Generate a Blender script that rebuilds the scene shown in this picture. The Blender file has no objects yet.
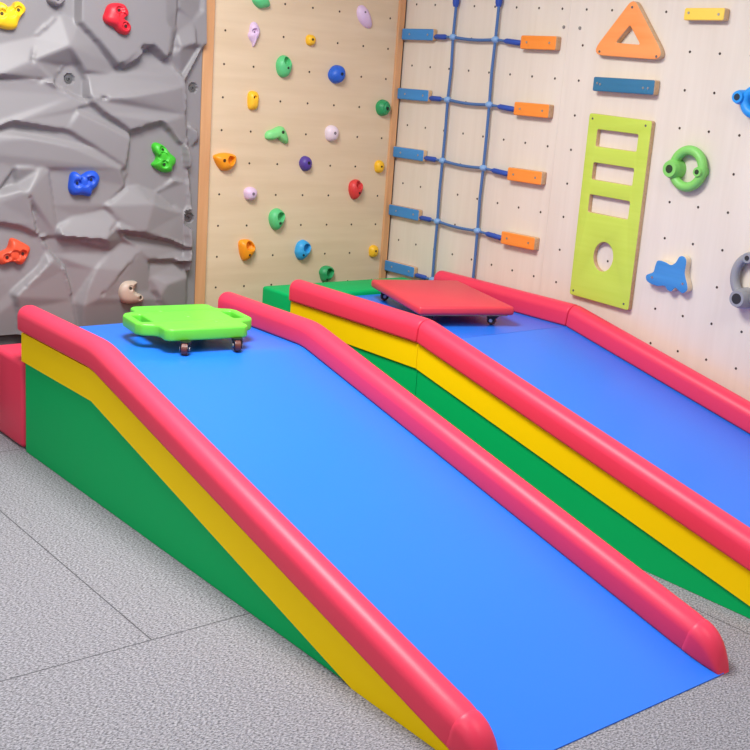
import bpy, bmesh, math, random
import numpy as np
from mathutils import Vector, Matrix
from mathutils.geometry import tessellate_polygon
random.seed(7)
C = bpy.context.scene.collection
PI = math.pi
XW, YW = 3.95, 4.695          # right wall plane, back wall plane
ROCK = [
    [(2.652,1.437,2.2),(2.744,1.59,2.2),(2.801,1.594,2.2),(2.825,0.199,2.2),(2.704,0.21,2.2),(2.708,0.872,2.2),(2.681,1.173,2.2)],
    [(1.582,1.785,4),(2.065,1.839,4),(2.057,1.667,4),(1.972,1.589,4),(1.955,1.568,4),(1.813,1.53,4),(1.575,1.468,4)],
    [(1.575,1.46,4),(1.813,1.53,4),(1.959,1.569,4),(1.929,1.474,8),(1.793,1.411,9),(1.555,1.333,9)],
    [(1.555,1.333,9),(1.793,1.411,9),(1.929,1.474,8),(2.012,1.459,6.5),(2.054,1.404,4),(1.98,1.396,4),(1.804,1.403,6),(1.565,1.321,6)],
    [(2.065,1.839,4),(2.17,1.851,4),(2.149,1.643,5),(2.066,1.672,4)],
    [(1.959,1.569,4),(2.066,1.672,4),(2.088,1.544,9),(1.939,1.478,7.8)],
    [(2.066,1.672,4),(2.149,1.643,5),(2.24,1.562,5),(2.088,1.544,9)],
    [(2.088,1.544,9),(2.24,1.562,5),(2.348,1.47,3),(2.267,1.441,4.5),(2.173,1.444,6)],
    [(1.938,1.478,8),(2.088,1.544,9),(2.178,1.44,6),(2.14,1.473,2.5),(2.082,1.462,2.5),(2.045,1.403,3)],
    [(2.083,1.462,2.2),(2.141,1.473,2.2),(2.182,1.41,2.2),(2.21,1.321,2.2),(2.142,1.338,2.2),(2.031,1.39,2.2),(2.048,1.407,2.2)],
    [(1.569,1.359,5),(1.806,1.395,5.5),(1.995,1.393,5.5),(2.127,1.344,5.5),(2.208,1.314,5.5),(2.141,1.283,5.5),(2.085,1.203,7),(1.954,1.216,8),(1.851,1.229,8.5),(1.793,1.204,8.5),(1.553,1.15,8.5)],
    [(1.568,1.139,4),(1.81,1.197,4),(1.869,1.223,4),(1.971,1.21,4),(2.092,1.198,4.5),(2.245,1.126,5),(2.375,1.046,5),(2.332,1.039,6.8),(2.099,1.133,7),(1.937,1.167,7),(1.802,1.17,6),(1.56,1.11,6)],
    [(1.56,1.118,6),(1.802,1.174,6),(1.937,1.167,7),(2.099,1.138,7),(2.341,1.044,6.8),(2.371,0.968,5),(2.272,0.885,5),(2.292,0.853,4),(2.139,0.837,3.5),(2.062,0.752,3.5),(2.024,0.886,4),(1.988,1.033,4),(1.872,1.046,5),(1.804,0.951,5),(1.559,0.912,5)],
    [(2.136,1.294,4.5),(2.213,1.314,4.5),(2.406,1.186,5),(2.386,1.174,7),(2.134,1.279,7)],
    [(2.134,1.279,7),(2.386,1.174,7),(2.367,1.048,6.5),(2.237,1.123,6.8),(2.085,1.203,7)],
    [(2.044,0.786,5.5),(2.139,0.841,3.5),(2.291,0.875,4),(2.325,0.812,7),(2.25,0.735,10),(2.038,0.757,9)],
    [(2.25,0.735,10),(2.328,0.809,7.5),(2.364,0.726,3.5),(2.319,0.673,3)],
    [(1.866,1.047,6.5),(1.971,1.044,6),(1.875,0.957,3)],
    [(1.565,0.87,3),(1.871,0.967,4),(1.975,1.044,6),(1.911,0.948,9),(1.883,0.959,8.5),(1.793,0.901,7.5),(1.549,0.828,7.5)],
    [(1.975,1.044,6),(2.013,1.035,5.5),(2.06,0.749,4),(1.97,0.756,4),(1.94,0.877,6),(1.911,0.948,9)],
    [(1.549,0.828,7.5),(1.793,0.901,7.5),(1.883,0.959,8.5),(1.911,0.948,9),(1.949,0.82,7),(1.96,0.76,6.5),(1.879,0.8,7),(1.793,0.819,7.5),(1.548,0.804,7.5)],
    [(1.56,0.799,4),(1.806,0.81,4),(1.892,0.796,4),(1.97,0.756,4),(2.024,0.676,4),(1.959,0.611,4.5),(1.847,0.527,5),(1.8,0.585,5),(1.553,0.63,5)],
    [(1.553,0.622,5),(1.8,0.585,5),(1.842,0.527,5),(1.864,0.489,6),(1.905,0.213,2),(1.554,0.247,2)],
    [(1.844,0.526,4.5),(1.961,0.618,4),(2.015,0.703,4),(2.009,0.648,7.5),(1.94,0.588,8),(1.852,0.508,9)],
    [(1.852,0.508,9),(2.009,0.648,7.5),(2.042,0.679,6),(2.081,0.607,5.5),(2.121,0.471,5),(2.18,0.194,5),(1.911,0.22,5),(1.869,0.448,7)],
    [(1.977,0.753,2.5),(2.064,0.747,3),(2.28,0.694,4),(2.343,0.683,4),(2.233,0.601,6),(2.188,0.541,6.5),(2.166,0.446,7.5),(2.132,0.467,3.5),(2.085,0.619,2.5),(2.03,0.674,2.5)],
    [(2.132,0.467,3.5),(2.166,0.446,7.5),(2.23,0.464,5),(2.315,0.293,3),(2.189,0.188,3)],
    [(2.186,0.542,7),(2.23,0.611,6.5),(2.313,0.679,4),(2.362,0.725,3),(2.461,0.685,5),(2.361,0.597,7.5),(2.239,0.478,8),(2.164,0.447,7.8)],
    [(2.164,0.447,7.8),(2.239,0.478,8),(2.461,0.685,5),(2.503,0.622,4),(2.512,0.489,3),(2.575,0.438,3),(2.585,0.197,2.5),(2.244,0.228,2.5)],
    [(2.384,1.21,3.4),(2.56,1.245,3.4),(2.654,1.16,3.4),(2.686,0.984,3.4),(2.618,0.998,3.4),(2.523,0.939,3.4),(2.443,0.966,3.4),(2.389,0.957,3.4)],
    [(2.529,0.934,3.4),(2.607,1.0,5.5),(2.683,0.985,4),(2.697,0.875,4),(2.667,0.843,4)],
    [(2.443,0.966,3.4),(2.531,0.938,3),(2.63,0.865,3),(2.663,0.845,5.5),(2.49,0.892,9)],
    [(2.269,0.883,6.5),(2.384,0.958,4.5),(2.44,0.967,4),(2.49,0.892,9),(2.448,0.759,9),(2.323,0.776,9.5),(2.33,0.812,7)],
    [(2.49,0.892,9),(2.666,0.844,5),(2.679,0.692,5.5),(2.557,0.74,7.5),(2.448,0.759,9)],
    [(2.363,0.756,2.5),(2.483,0.739,2.5),(2.585,0.723,2.5),(2.694,0.678,3),(2.671,0.627,5.5),(2.485,0.634,5.5),(2.446,0.685,5)],
    [(2.497,0.624,2.2),(2.69,0.616,2.2),(2.698,0.544,5),(2.585,0.52,6.5),(2.545,0.461,6.5),(2.507,0.556,3.5)],
    [(2.698,0.544,5),(2.71,0.332,2.2),(2.561,0.343,2.2),(2.545,0.461,6.5),(2.585,0.52,6.5)],
    [(2.182,1.444,4),(2.269,1.441,4),(2.339,1.47,3),(2.39,1.498,3),(2.468,1.57,2.5),(2.512,1.565,2.5),(2.572,1.51,3.5),(2.617,1.453,5.5),(2.639,1.407,6.5),(2.511,1.385,8),(2.401,1.358,8.8),(2.316,1.346,9),(2.183,1.339,8)],
    [(2.178,1.335,8),(2.316,1.346,9),(2.401,1.358,8.8),(2.511,1.385,8),(2.638,1.412,6.5),(2.669,1.285,4.5),(2.682,1.143,4),(2.634,1.162,7),(2.536,1.252,7.8),(2.356,1.221,8),(2.251,1.28,8.2)],
    [(2.674,1.253,3),(2.725,1.218,7),(2.738,1.176,5),(2.709,1.143,3)],
    [(2.138,1.846,9),(2.131,1.642,9),(2.234,1.555,9),(2.28,1.509,9),(2.309,1.478,9),(2.35,1.501,9),(2.433,1.573,9),(2.477,1.568,9),(2.541,1.518,9),(2.577,1.638,9),(2.527,1.684,9),(2.521,1.888,9)],
    [(2.521,1.888,9),(2.599,1.898,7),(2.595,1.736,7),(2.598,1.648,6),(2.541,1.518,9),(2.557,1.645,9),(2.527,1.684,9)],
    [(2.611,1.899,5),(2.737,1.914,3),(2.733,1.744,3),(2.69,1.698,4.5),(2.598,1.736,6.5)],
    [(2.606,1.737,5),(2.69,1.698,4.5),(2.694,1.601,8),(2.604,1.573,8),(2.597,1.635,5.5)],
    [(2.604,1.573,8),(2.694,1.601,8),(2.729,1.585,3),(2.642,1.449,3),(2.569,1.514,4)],
]
ROCK_HOLDS = {
    'yellow': ([(1.807,1.692),(1.822,1.688),(1.834,1.675),(1.858,1.68),(1.87,1.695),(1.891,1.7),(1.912,1.685),(1.915,1.666),(1.897,1.644),(1.884,1.621),(1.875,1.595),(1.848,1.587),(1.806,1.592),(1.783,1.596),(1.771,1.628),(1.778,1.673),(1.795,1.691)],[(1.81,1.648),(1.879,1.666)]),
    'red': ([(2.249,1.717),(2.276,1.731),(2.316,1.732),(2.336,1.713),(2.34,1.693),(2.323,1.676),(2.341,1.657),(2.355,1.638),(2.348,1.616),(2.332,1.606),(2.298,1.615),(2.277,1.634),(2.257,1.641),(2.237,1.651),(2.23,1.668),(2.236,1.686)],[(2.293,1.703),(2.321,1.642)]),
    'blue': ([(2.112,1.022),(2.132,1.029),(2.153,1.013),(2.186,1.032),(2.22,1.033),(2.241,1.004),(2.228,0.967),(2.207,0.948),(2.197,0.923),(2.16,0.929),(2.12,0.929),(2.103,0.954),(2.105,0.991)],[(2.133,0.982),(2.193,0.998)]),
    'green': ([(2.5,1.146),(2.518,1.16),(2.555,1.147),(2.586,1.116),(2.616,1.093),(2.614,1.067),(2.599,1.05),(2.596,1.031),(2.559,1.027),(2.521,1.043),(2.499,1.062),(2.517,1.082),(2.52,1.102),(2.505,1.121)],[(2.54,1.129),(2.55,1.066)]),
    'orange': ([(1.793,0.692),(1.83,0.71),(1.846,0.749),(1.868,0.748),(1.894,0.735),(1.929,0.712),(1.922,0.681),(1.9,0.645),(1.881,0.639),(1.855,0.653),(1.824,0.648),(1.799,0.643),(1.78,0.668)],[(1.821,0.676),(1.89,0.688)]),
    'beige': ([(2.335,0.499),(2.345,0.529),(2.37,0.544),(2.413,0.543),(2.432,0.533),(2.421,0.513),(2.431,0.49),(2.459,0.471),(2.464,0.447),(2.43,0.439),(2.379,0.439),(2.346,0.458)],[(2.385,0.516),(2.437,0.469)]),
    'gray': ([(2.006,1.717),(2.024,1.701),(2.049,1.695),(2.071,1.712),(2.081,1.724),(2.068,1.751),(2.018,1.746)],[(2.043,1.726)]),
}

# ------------------------------------------------------------------ materials
def lin(c):
    return tuple((x/12.92 if x <= .04045 else ((x+.055)/1.055)**2.4) for x in [v/255 for v in c]) + (1,)

def mat(name, col, rough=.5, bump=0, bscale=200, var=0, spec=.5, metal=0, coat=0):
    m = bpy.data.materials.new(name); m.use_nodes = True
    nt = m.node_tree; b = nt.nodes['Principled BSDF']
    b.inputs['Base Color'].default_value = lin(col)
    b.inputs['Roughness'].default_value = rough
    b.inputs['Specular IOR Level'].default_value = spec
    b.inputs['Metallic'].default_value = metal
    b.inputs['Coat Weight'].default_value = coat
    tc = nt.nodes.new('ShaderNodeTexCoord')
    n = nt.nodes.new('ShaderNodeTexNoise'); n.inputs['Scale'].default_value = bscale
    n.inputs['Detail'].default_value = 4
    nt.links.new(tc.outputs['Object'], n.inputs['Vector'])
    if bump:
        bp = nt.nodes.new('ShaderNodeBump'); bp.inputs['Strength'].default_value = bump; bp.inputs['Distance'].default_value = .002
        nt.links.new(n.outputs['Fac'], bp.inputs['Height']); nt.links.new(bp.outputs['Normal'], b.inputs['Normal'])
    n2 = nt.nodes.new('ShaderNodeTexNoise'); n2.inputs['Scale'].default_value = 3.1
    nt.links.new(tc.outputs['Object'], n2.inputs['Vector'])
    mx = nt.nodes.new('ShaderNodeMix'); mx.data_type = 'RGBA'
    c = lin(col); k = 1-var-.03
    mx.inputs['A'].default_value = (c[0]*k, c[1]*k, c[2]*k, 1); mx.inputs['B'].default_value = c
    nt.links.new(n2.outputs['Fac'], mx.inputs['Factor']); nt.links.new(mx.outputs['Result'], b.inputs['Base Color'])
    return m

def wood(name, c1, c2, axis, rough=.5, fine=1.0, across=34, along=1.6):
    """grain running along one axis (0,1,2)"""
    m = bpy.data.materials.new(name); m.use_nodes = True
    nt = m.node_tree; b = nt.nodes['Principled BSDF']; b.inputs['Roughness'].default_value = rough
    b.inputs['Specular IOR Level'].default_value = .35
    tc = nt.nodes.new('ShaderNodeTexCoord')
    mp = nt.nodes.new('ShaderNodeMapping'); s = [across*fine]*3; s[axis] = along*fine; mp.inputs['Scale'].default_value = s
    nt.links.new(tc.outputs['Object'], mp.inputs['Vector'])
    n = nt.nodes.new('ShaderNodeTexNoise'); n.inputs['Scale'].default_value = 1; n.inputs['Detail'].default_value = 5; n.inputs['Roughness'].default_value = .6
    nt.links.new(mp.outputs['Vector'], n.inputs['Vector'])
    mp2 = nt.nodes.new('ShaderNodeMapping'); s2 = [5.0]*3; s2[axis] = 1.2; mp2.inputs['Scale'].default_value = s2
    nt.links.new(tc.outputs['Object'], mp2.inputs['Vector'])
    n2 = nt.nodes.new('ShaderNodeTexNoise'); n2.inputs['Scale'].default_value = 1; n2.inputs['Detail'].default_value = 3
    n2.inputs['Distortion'].default_value = .6
    nt.links.new(mp2.outputs['Vector'], n2.inputs['Vector'])
    ad = nt.nodes.new('ShaderNodeMath'); ad.operation = 'MULTIPLY_ADD'; ad.inputs[1].default_value = .5
    nt.links.new(n.outputs['Fac'], ad.inputs[0])
    ml = nt.nodes.new('ShaderNodeMath'); ml.operation = 'MULTIPLY'; ml.inputs[1].default_value = .5
    nt.links.new(n2.outputs['Fac'], ml.inputs[0]); nt.links.new(ml.outputs[0], ad.inputs[2])
    cr = nt.nodes.new('ShaderNodeValToRGB')
    cr.color_ramp.elements[0].position = .36; cr.color_ramp.elements[0].color = lin(c1)
    cr.color_ramp.elements[1].position = .62; cr.color_ramp.elements[1].color = lin(c2)
    nt.links.new(ad.outputs[0], cr.inputs['Fac']); nt.links.new(cr.outputs['Color'], b.inputs['Base Color'])
    return m

def carpet():
    m = bpy.data.materials.new('grey_carpet_tile'); m.use_nodes = True
    nt = m.node_tree; b = nt.nodes['Principled BSDF']; b.inputs['Roughness'].default_value = .95; b.inputs['Specular IOR Level'].default_value = .1
    N = nt.nodes.new; L = nt.links.new
    tc = N('ShaderNodeTexCoord')
    mp = N('ShaderNodeMapping'); mp.inputs['Scale'].default_value = (125, 225, 100); mp.inputs['Rotation'].default_value = (0, 0, .5)
    L(tc.outputs['Object'], mp.inputs['Vector'])
    n = N('ShaderNodeTexNoise'); n.inputs['Scale'].default_value = 1; n.inputs['Detail'].default_value = 4; n.inputs['Roughness'].default_value = .65
    L(mp.outputs['Vector'], n.inputs['Vector'])
    cr = N('ShaderNodeValToRGB')
    for p, c in ((.35, (80, 80, 85)), (.65, (177, 176, 183))):
        e = cr.color_ramp.elements[0 if p < .5 else 1]; e.position = p; e.color = lin(c)
    L(n.outputs['Fac'], cr.inputs['Fac'])
    sx = N('ShaderNodeSeparateXYZ'); L(tc.outputs['Object'], sx.inputs[0])
    def M(op, a, bb=None):
        q = N('ShaderNodeMath'); q.operation = op
        for i, v in enumerate((a, bb)):
            if v is None: continue
            if isinstance(v, (int, float)): q.inputs[i].default_value = v
            else: L(v, q.inputs[i])
        return q.outputs[0]
    T = 1.096; TY = 1.644
    # row joints every T along y, staggered joints along x
    row = M('DIVIDE', M('ADD', sx.outputs['Y'], 10*TY-2.498), TY)
    fy = M('MULTIPLY', M('ABSOLUTE', M('SUBTRACT', M('FRACT', M('ADD', row, .5)), .5)), TY)
    r2 = M('FLOOR', row)
    odd = M('FRACT', M('MULTIPLY', r2, .37))
    cx = M('DIVIDE', M('ADD', M('SUBTRACT', sx.outputs['X'], 1.374-10*T), M('MULTIPLY', M('SUBTRACT', odd, .70), T)), T)
    fx = M('MULTIPLY', M('ABSOLUTE', M('SUBTRACT', M('FRACT', M('ADD', cx, .5)), .5)), T)
    every2 = M('ABSOLUTE', M('SUBTRACT', M('FRACT', M('ADD', M('DIVIDE', row, 2.0), .5)), .5))
    fy2 = fy
    wide = M('LESS_THAN', M('MINIMUM', fy2, fx), .0022)
    L_ = M('MULTIPLY', wide, .75)
    mx = N('ShaderNodeMix'); mx.data_type = 'RGBA'; L(L_, mx.inputs['Factor']); L(cr.outputs['Color'], mx.inputs['A']); mx.inputs['B'].default_value = lin((60, 60, 64))
    L(mx.outputs['Result'], b.inputs['Base Color'])
    bp = N('ShaderNodeBump'); bp.inputs['Strength'].default_value = .5; bp.inputs['Distance'].default_value = .004
    L(n.outputs['Fac'], bp.inputs['Height']); L(bp.outputs['Normal'], b.inputs['Normal'])
    return m

M = {}
M['red'] = mat('red_vinyl', (240, 60, 92), .42, .12, 500, .03, .4)
M['yellow'] = mat('yellow_vinyl', (255, 216, 0), .55, .1, 500, 0, .12)
M['green'] = mat('green_vinyl', (0, 180, 98), .55, .1, 500, 0, .14)
M['blue'] = mat('blue_vinyl', (34, 120, 242), .36, .1, 400, .02)
M['scooter_green'] = mat('lime_green_plastic', (112, 226, 66), .35)
M['red_pad'] = mat('red_board_vinyl', (228, 62, 78), .45, .15, 500)
M['rock'] = mat('grey_moulded_rock', (140, 137, 140), .5, .12, 260, .06)
M['dark'] = mat('dark_grey_paint', (92, 92, 94), .7)
M['wall'] = mat('white_wall_paint', (232, 229, 226), .8)
M['ply'] = wood('birch_plywood', (219, 196, 163), (230, 209, 178), 0, .5, 1, 20, 1.6)
M['peg'] = wood('pale_plywood', (222, 211, 196), (229, 219, 205), 2, .45)
M['strip'] = wood('orange_pine', (205, 152, 106), (222, 172, 126), 2, .5)
M['hole'] = mat('hole_shade', (66, 54, 46), .8)  # dark brown painted on flat discs as the shade inside peg holes
M['raw'] = wood('raw_birch', (190, 150, 112), (224, 190, 150), 1, .6, 1, 90)
M['p_blue'] = wood('blue_painted_wood', (62, 134, 196), (70, 144, 208), 1, .42)
M['p_teal'] = wood('teal_blue_stain', (46, 108, 144), (56, 120, 156), 1, .42)
M['p_orange'] = wood('orange_painted_wood', (244, 140, 50), (250, 152, 66), 1, .45)
M['p_tri'] = wood('pale_orange_paint', (246, 148, 78), (252, 160, 92), 1, .45)
M['p_yel'] = wood('yellow_painted_wood', (250, 206, 70), (252, 214, 88), 1, .45)
M['p_lime'] = wood('lime_painted_wood', (190, 212, 78), (200, 220, 92), 1, .42)
M['p_edge'] = mat('pale_edge', (232, 214, 186), .55)
M['steel'] = mat('zinc_steel', (190, 190, 192), .3, metal=.9)
M['dsteel'] = mat('dull_steel', (120, 120, 122), .4, metal=.7)
M['nut'] = mat('grey_nut', (150, 146, 142), .5)
M['rope'] = mat('blue_rope', (76, 114, 170), .75, .8, 400)
M['joint'] = mat('light_blue_joint', (128, 170, 218), .45)
M['sleeve'] = mat('navy_sleeve', (40, 78, 172), .5)
M['black'] = mat('black_plastic', (24, 23, 25), .4)
M['tyre'] = mat('brown_tyre', (104, 54, 44), .35)
HC = {'green': (92, 200, 128), 'dgreen': (44, 158, 96), 'lgreen': (128, 218, 134), 'lilac': (222, 196, 226), 'white': (232, 216, 228), 'yellow': (246, 192, 42),
      'orange': (246, 156, 26), 'blue': (36, 98, 208), 'sky': (52, 164, 226), 'purple': (84, 62, 152), 'red': (220, 62, 62),
      'ryel': (246, 202, 22), 'rred': (214, 34, 52), 'rblue': (30, 84, 208), 'rgreen': (66, 192, 48), 'rorange': (226, 84, 52), 'beige': (194, 176, 160), 'rgray': (140, 134, 138),
      'ringgreen': (132, 208, 104), 'ringgray': (150, 151, 156), 'ringblue': (34, 152, 236)}
HM = {k: mat('resin_'+k, v, .45, .15, 300) for k, v in HC.items()}
HD = {k: mat('resin_bore_shade_'+k, tuple(int(x*(.55 if k in ('lilac', 'white') else .28)) for x in v), .6) for k, v in HC.items()}  # hold colours darkened to stand for the shade inside bolt holes

# ------------------------------------------------------------------ helpers
def link_mesh(name, verts, faces, mats, parent=None, fm=None, smooth=False, loc=None):
    me = bpy.data.meshes.new(name); me.from_pydata([tuple(v) for v in verts], [], faces); me.validate()
    for m in (mats if isinstance(mats, (list, tuple)) else [mats]): me.materials.append(m)
    if fm is not None: me.polygons.foreach_set('material_index', fm)
    if smooth: me.polygons.foreach_set('use_smooth', [True]*len(me.polygons))
    o = bpy.data.objects.new(name, me); C.objects.link(o)
    if parent: o.parent = parent
    if loc: o.location = loc
    return o

def obj(name, bm, mats, parent=None, smooth=False, loc=None, rotz=None):
    bmesh.ops.recalc_face_normals(bm, faces=bm.faces)
    me = bpy.data.meshes.new(name); bm.to_mesh(me); bm.free()
    for m in (mats if isinstance(mats, (list, tuple)) else [mats]): me.materials.append(m)
    if smooth:
        me.polygons.foreach_set('use_smooth', [True]*len(me.polygons))
        try: me.set_sharp_from_angle(angle=math.radians(38))
        except Exception: pass
    o = bpy.data.objects.new(name, me); C.objects.link(o)
    if parent: o.parent = parent
    if loc: o.location = loc
    if rotz: o.rotation_euler.z = rotz
    return o

def tag(o, label, cat, group=None):
    o['label'] = label; o['category'] = cat
    if group: o['group'] = group
    return o

def empty(name, loc=(0, 0, 0), rotz=0):
    o = bpy.data.objects.new(name, None); C.objects.link(o); o.location = loc; o.rotation_euler.z = rotz
    o.empty_display_size = .05
    return o

def struct(o): o['kind'] = 'structure'; return o

def box(bm, x0, x1, y0, y1, z0, z1, bev=0, seg=2, mi=0):
    r = bmesh.ops.create_cube(bm, size=1)
    vs = r['verts']
    bmesh.ops.scale(bm, vec=(x1-x0, y1-y0, z1-z0), verts=vs)
    bmesh.ops.translate(bm, vec=((x0+x1)/2, (y0+y1)/2, (z0+z1)/2), verts=vs)
    fs = list({f for v in vs for f in v.link_faces})
    for f in fs: f.material_index = mi
    if bev:
        bmesh.ops.bevel(bm, geom=list({e for f in fs for e in f.edges}), offset=bev, segments=seg, affect='EDGES', profile=.5)
    return bm

def prism_x(bm, poly, x0, x1, bev=0, seg=2):
    """polygon in (y,z) extruded along x"""
    a = [bm.verts.new((x0, y, z)) for y, z in poly]; b = [bm.verts.new((x1, y, z)) for y, z in poly]
    fs = [bm.faces.new(a), bm.faces.new(b[::-1])]
    n = len(poly)
    for i in range(n): fs.append(bm.faces.new((a[i], b[i], b[(i+1) % n], a[(i+1) % n])))
    bmesh.ops.recalc_face_normals(bm, faces=fs)
    if bev: bmesh.ops.bevel(bm, geom=list({e for f in fs for e in f.edges}), offset=bev, segments=seg, affect='EDGES', profile=.5)
    return bm

def cyl(bm, p0, p1, r0, r1=None, seg=20, caps=True, mi=0):
    p0, p1 = Vector(p0), Vector(p1); d = p1-p0
    q = d.to_track_quat('Z', 'Y').to_matrix().to_4x4()
    r = bmesh.ops.create_cone(bm, cap_ends=caps, segments=seg, radius1=r0, radius2=r0 if r1 is None else r1, depth=d.length,
                              matrix=Matrix.Translation((p0+p1)/2) @ q)
    for f in {f for v in r['verts'] for f in v.link_faces}: f.material_index = mi
    return bm

def ball(bm, p, r, sc=(1, 1, 1), mi=0, u=20, v=12):
    rr = bmesh.ops.create_uvsphere(bm, u_segments=u, v_segments=v, radius=r, matrix=Matrix.Translation(p) @ Matrix.Diagonal((*sc, 1)))
    for f in {f for v_ in rr['verts'] for f in v_.link_faces}: f.material_index = mi
    return bm

def tube(bm, pts, r, seg=12, closed=False):
    pts = [Vector(p) for p in pts]; n = len(pts); rings = []
    up = Vector((0, 0, 1))
    for i, p in enumerate(pts):
        if closed: t = pts[(i+1) % n]-pts[i-1]
        else: t = pts[min(i+1, n-1)]-pts[max(i-1, 0)]
        t.normalize()
        a = t.cross(Vector((1, .01, .02))).normalized(); b = t.cross(a)
        rr = r[i] if isinstance(r, (list, tuple)) else r
        rings.append([bm.verts.new(p+a*rr*math.cos(2*PI*k/seg)+b*rr*math.sin(2*PI*k/seg)) for k in range(seg)])
    for i in range(n if closed else n-1):
        A, B = rings[i], rings[(i+1) % n]
        for k in range(seg): bm.faces.new((A[k], A[(k+1) % seg], B[(k+1) % seg], B[k]))
    if not closed: bm.faces.new(rings[0][::-1]); bm.faces.new(rings[-1])
    return bm

def plate(name, loops, t, bev, to_world, mats, parent=None, side_mi=None, loc=None, res=2):
    """outline (+holes) filled, thickened by t with rounded edges; local (u,v,w) mapped by to_world"""
    cu = bpy.data.curves.new(name, 'CURVE'); cu.dimensions = '2D'; cu.fill_mode = 'BOTH'
    cu.extrude = t/2-bev; cu.bevel_depth = bev; cu.bevel_resolution = res; cu.offset = -bev
    for lp in loops:
        sp = cu.splines.new('POLY'); sp.points.add(len(lp)-1); sp.use_cyclic_u = True
        for i, (u, v) in enumerate(lp): sp.points[i].co = (u, v, 0, 1)
    tmp = bpy.data.objects.new('tmp', cu); C.objects.link(tmp)
    dg = bpy.context.evaluated_depsgraph_get(); dg.update()
    me = bpy.data.meshes.new_from_object(tmp.evaluated_get(dg))
    bpy.data.objects.remove(tmp); bpy.data.curves.remove(cu)
    me.name = name
    bm = bmesh.new(); bm.from_mesh(me); bpy.data.meshes.remove(me)
    bmesh.ops.remove_doubles(bm, verts=bm.verts, dist=1e-5)
    bmesh.ops.recalc_face_normals(bm, faces=bm.faces)
    if side_mi is not None:
        bm.normal_update()
        for f in bm.faces:
            f.material_index = side_mi if abs(f.normal.z) < .3 else 0
    else:
        for f in bm.faces: f.material_index = 0
    for v in bm.verts: v.co = to_world(v.co.x, v.co.y, v.co.z+t/2)
    return obj(name, bm, mats, parent, True, loc)

def rounded(poly, r, seg=5):
    out = []; n = len(poly)
    for i in range(n):
        p = Vector(poly[i]); a = Vector(poly[i-1])-p; b = Vector(poly[(i+1) % n])-p
        la, lb = a.length, b.length; a.normalize(); b.normalize()
        ang = a.angle(b); d = min(r/math.tan(ang/2), la*.48, lb*.48)
        p0, p1 = p+a*d, p+b*d
        for k in range(seg+1):
            s = k/seg
            out.append(tuple((1-s)**2*p0+2*s*(1-s)*p+s*s*p1))
    return out

def smooth_loop(poly, sub=5):
    """closed Catmull-Rom"""
    n = len(poly); out = []
    for i in range(n):
        p0, p1, p2, p3 = [Vector(poly[(i+k) % n]) for k in (-1, 0, 1, 2)]
        for k in range(sub):
            s = k/sub
            out.append(tuple(.5*((2*p1)+(p2-p0)*s+(2*p0-5*p1+4*p2-p3)*s*s+(3*p1-p0-3*p2+p3)*s**3)))
    return out

# ------------------------------------------------------------------ room shell
bm = bmesh.new(); box(bm, -1.6, 4.05, -2.0, 4.85, -.06, 0); struct(obj('floor', bm, carpet()))
bm = bmesh.new(); box(bm, -1.6, 4.05, 4.76, 4.85, 0, 2.8); struct(obj('wall_back', bm, M['wall']))
bm = bmesh.new(); box(bm, 3.975, 4.05, -2.0, 4.76, 0, 2.8); struct(obj('wall_right', bm, M['wall']))
bm = bmesh.new(); box(bm, -1.66, -1.6, -2.0, 4.85, 0, 2.8); struct(obj('wall_left', bm, M['wall']))
bm = bmesh.new(); box(bm, -1.66, 4.05, -2.06, -2.0, 0, 2.8); struct(obj('wall_front', bm, M['wall']))
bm = bmesh.new(); box(bm, -1.66, 4.05, -2.06, 4.85, 2.8, 2.86); struct(obj('ceiling', bm, M['wall']))
bm = bmesh.new(); box(bm, -1.6, 2.74, 4.685, 4.76, 0, .333); struct(obj('baseboard_back', bm, M['dark']))

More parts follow.
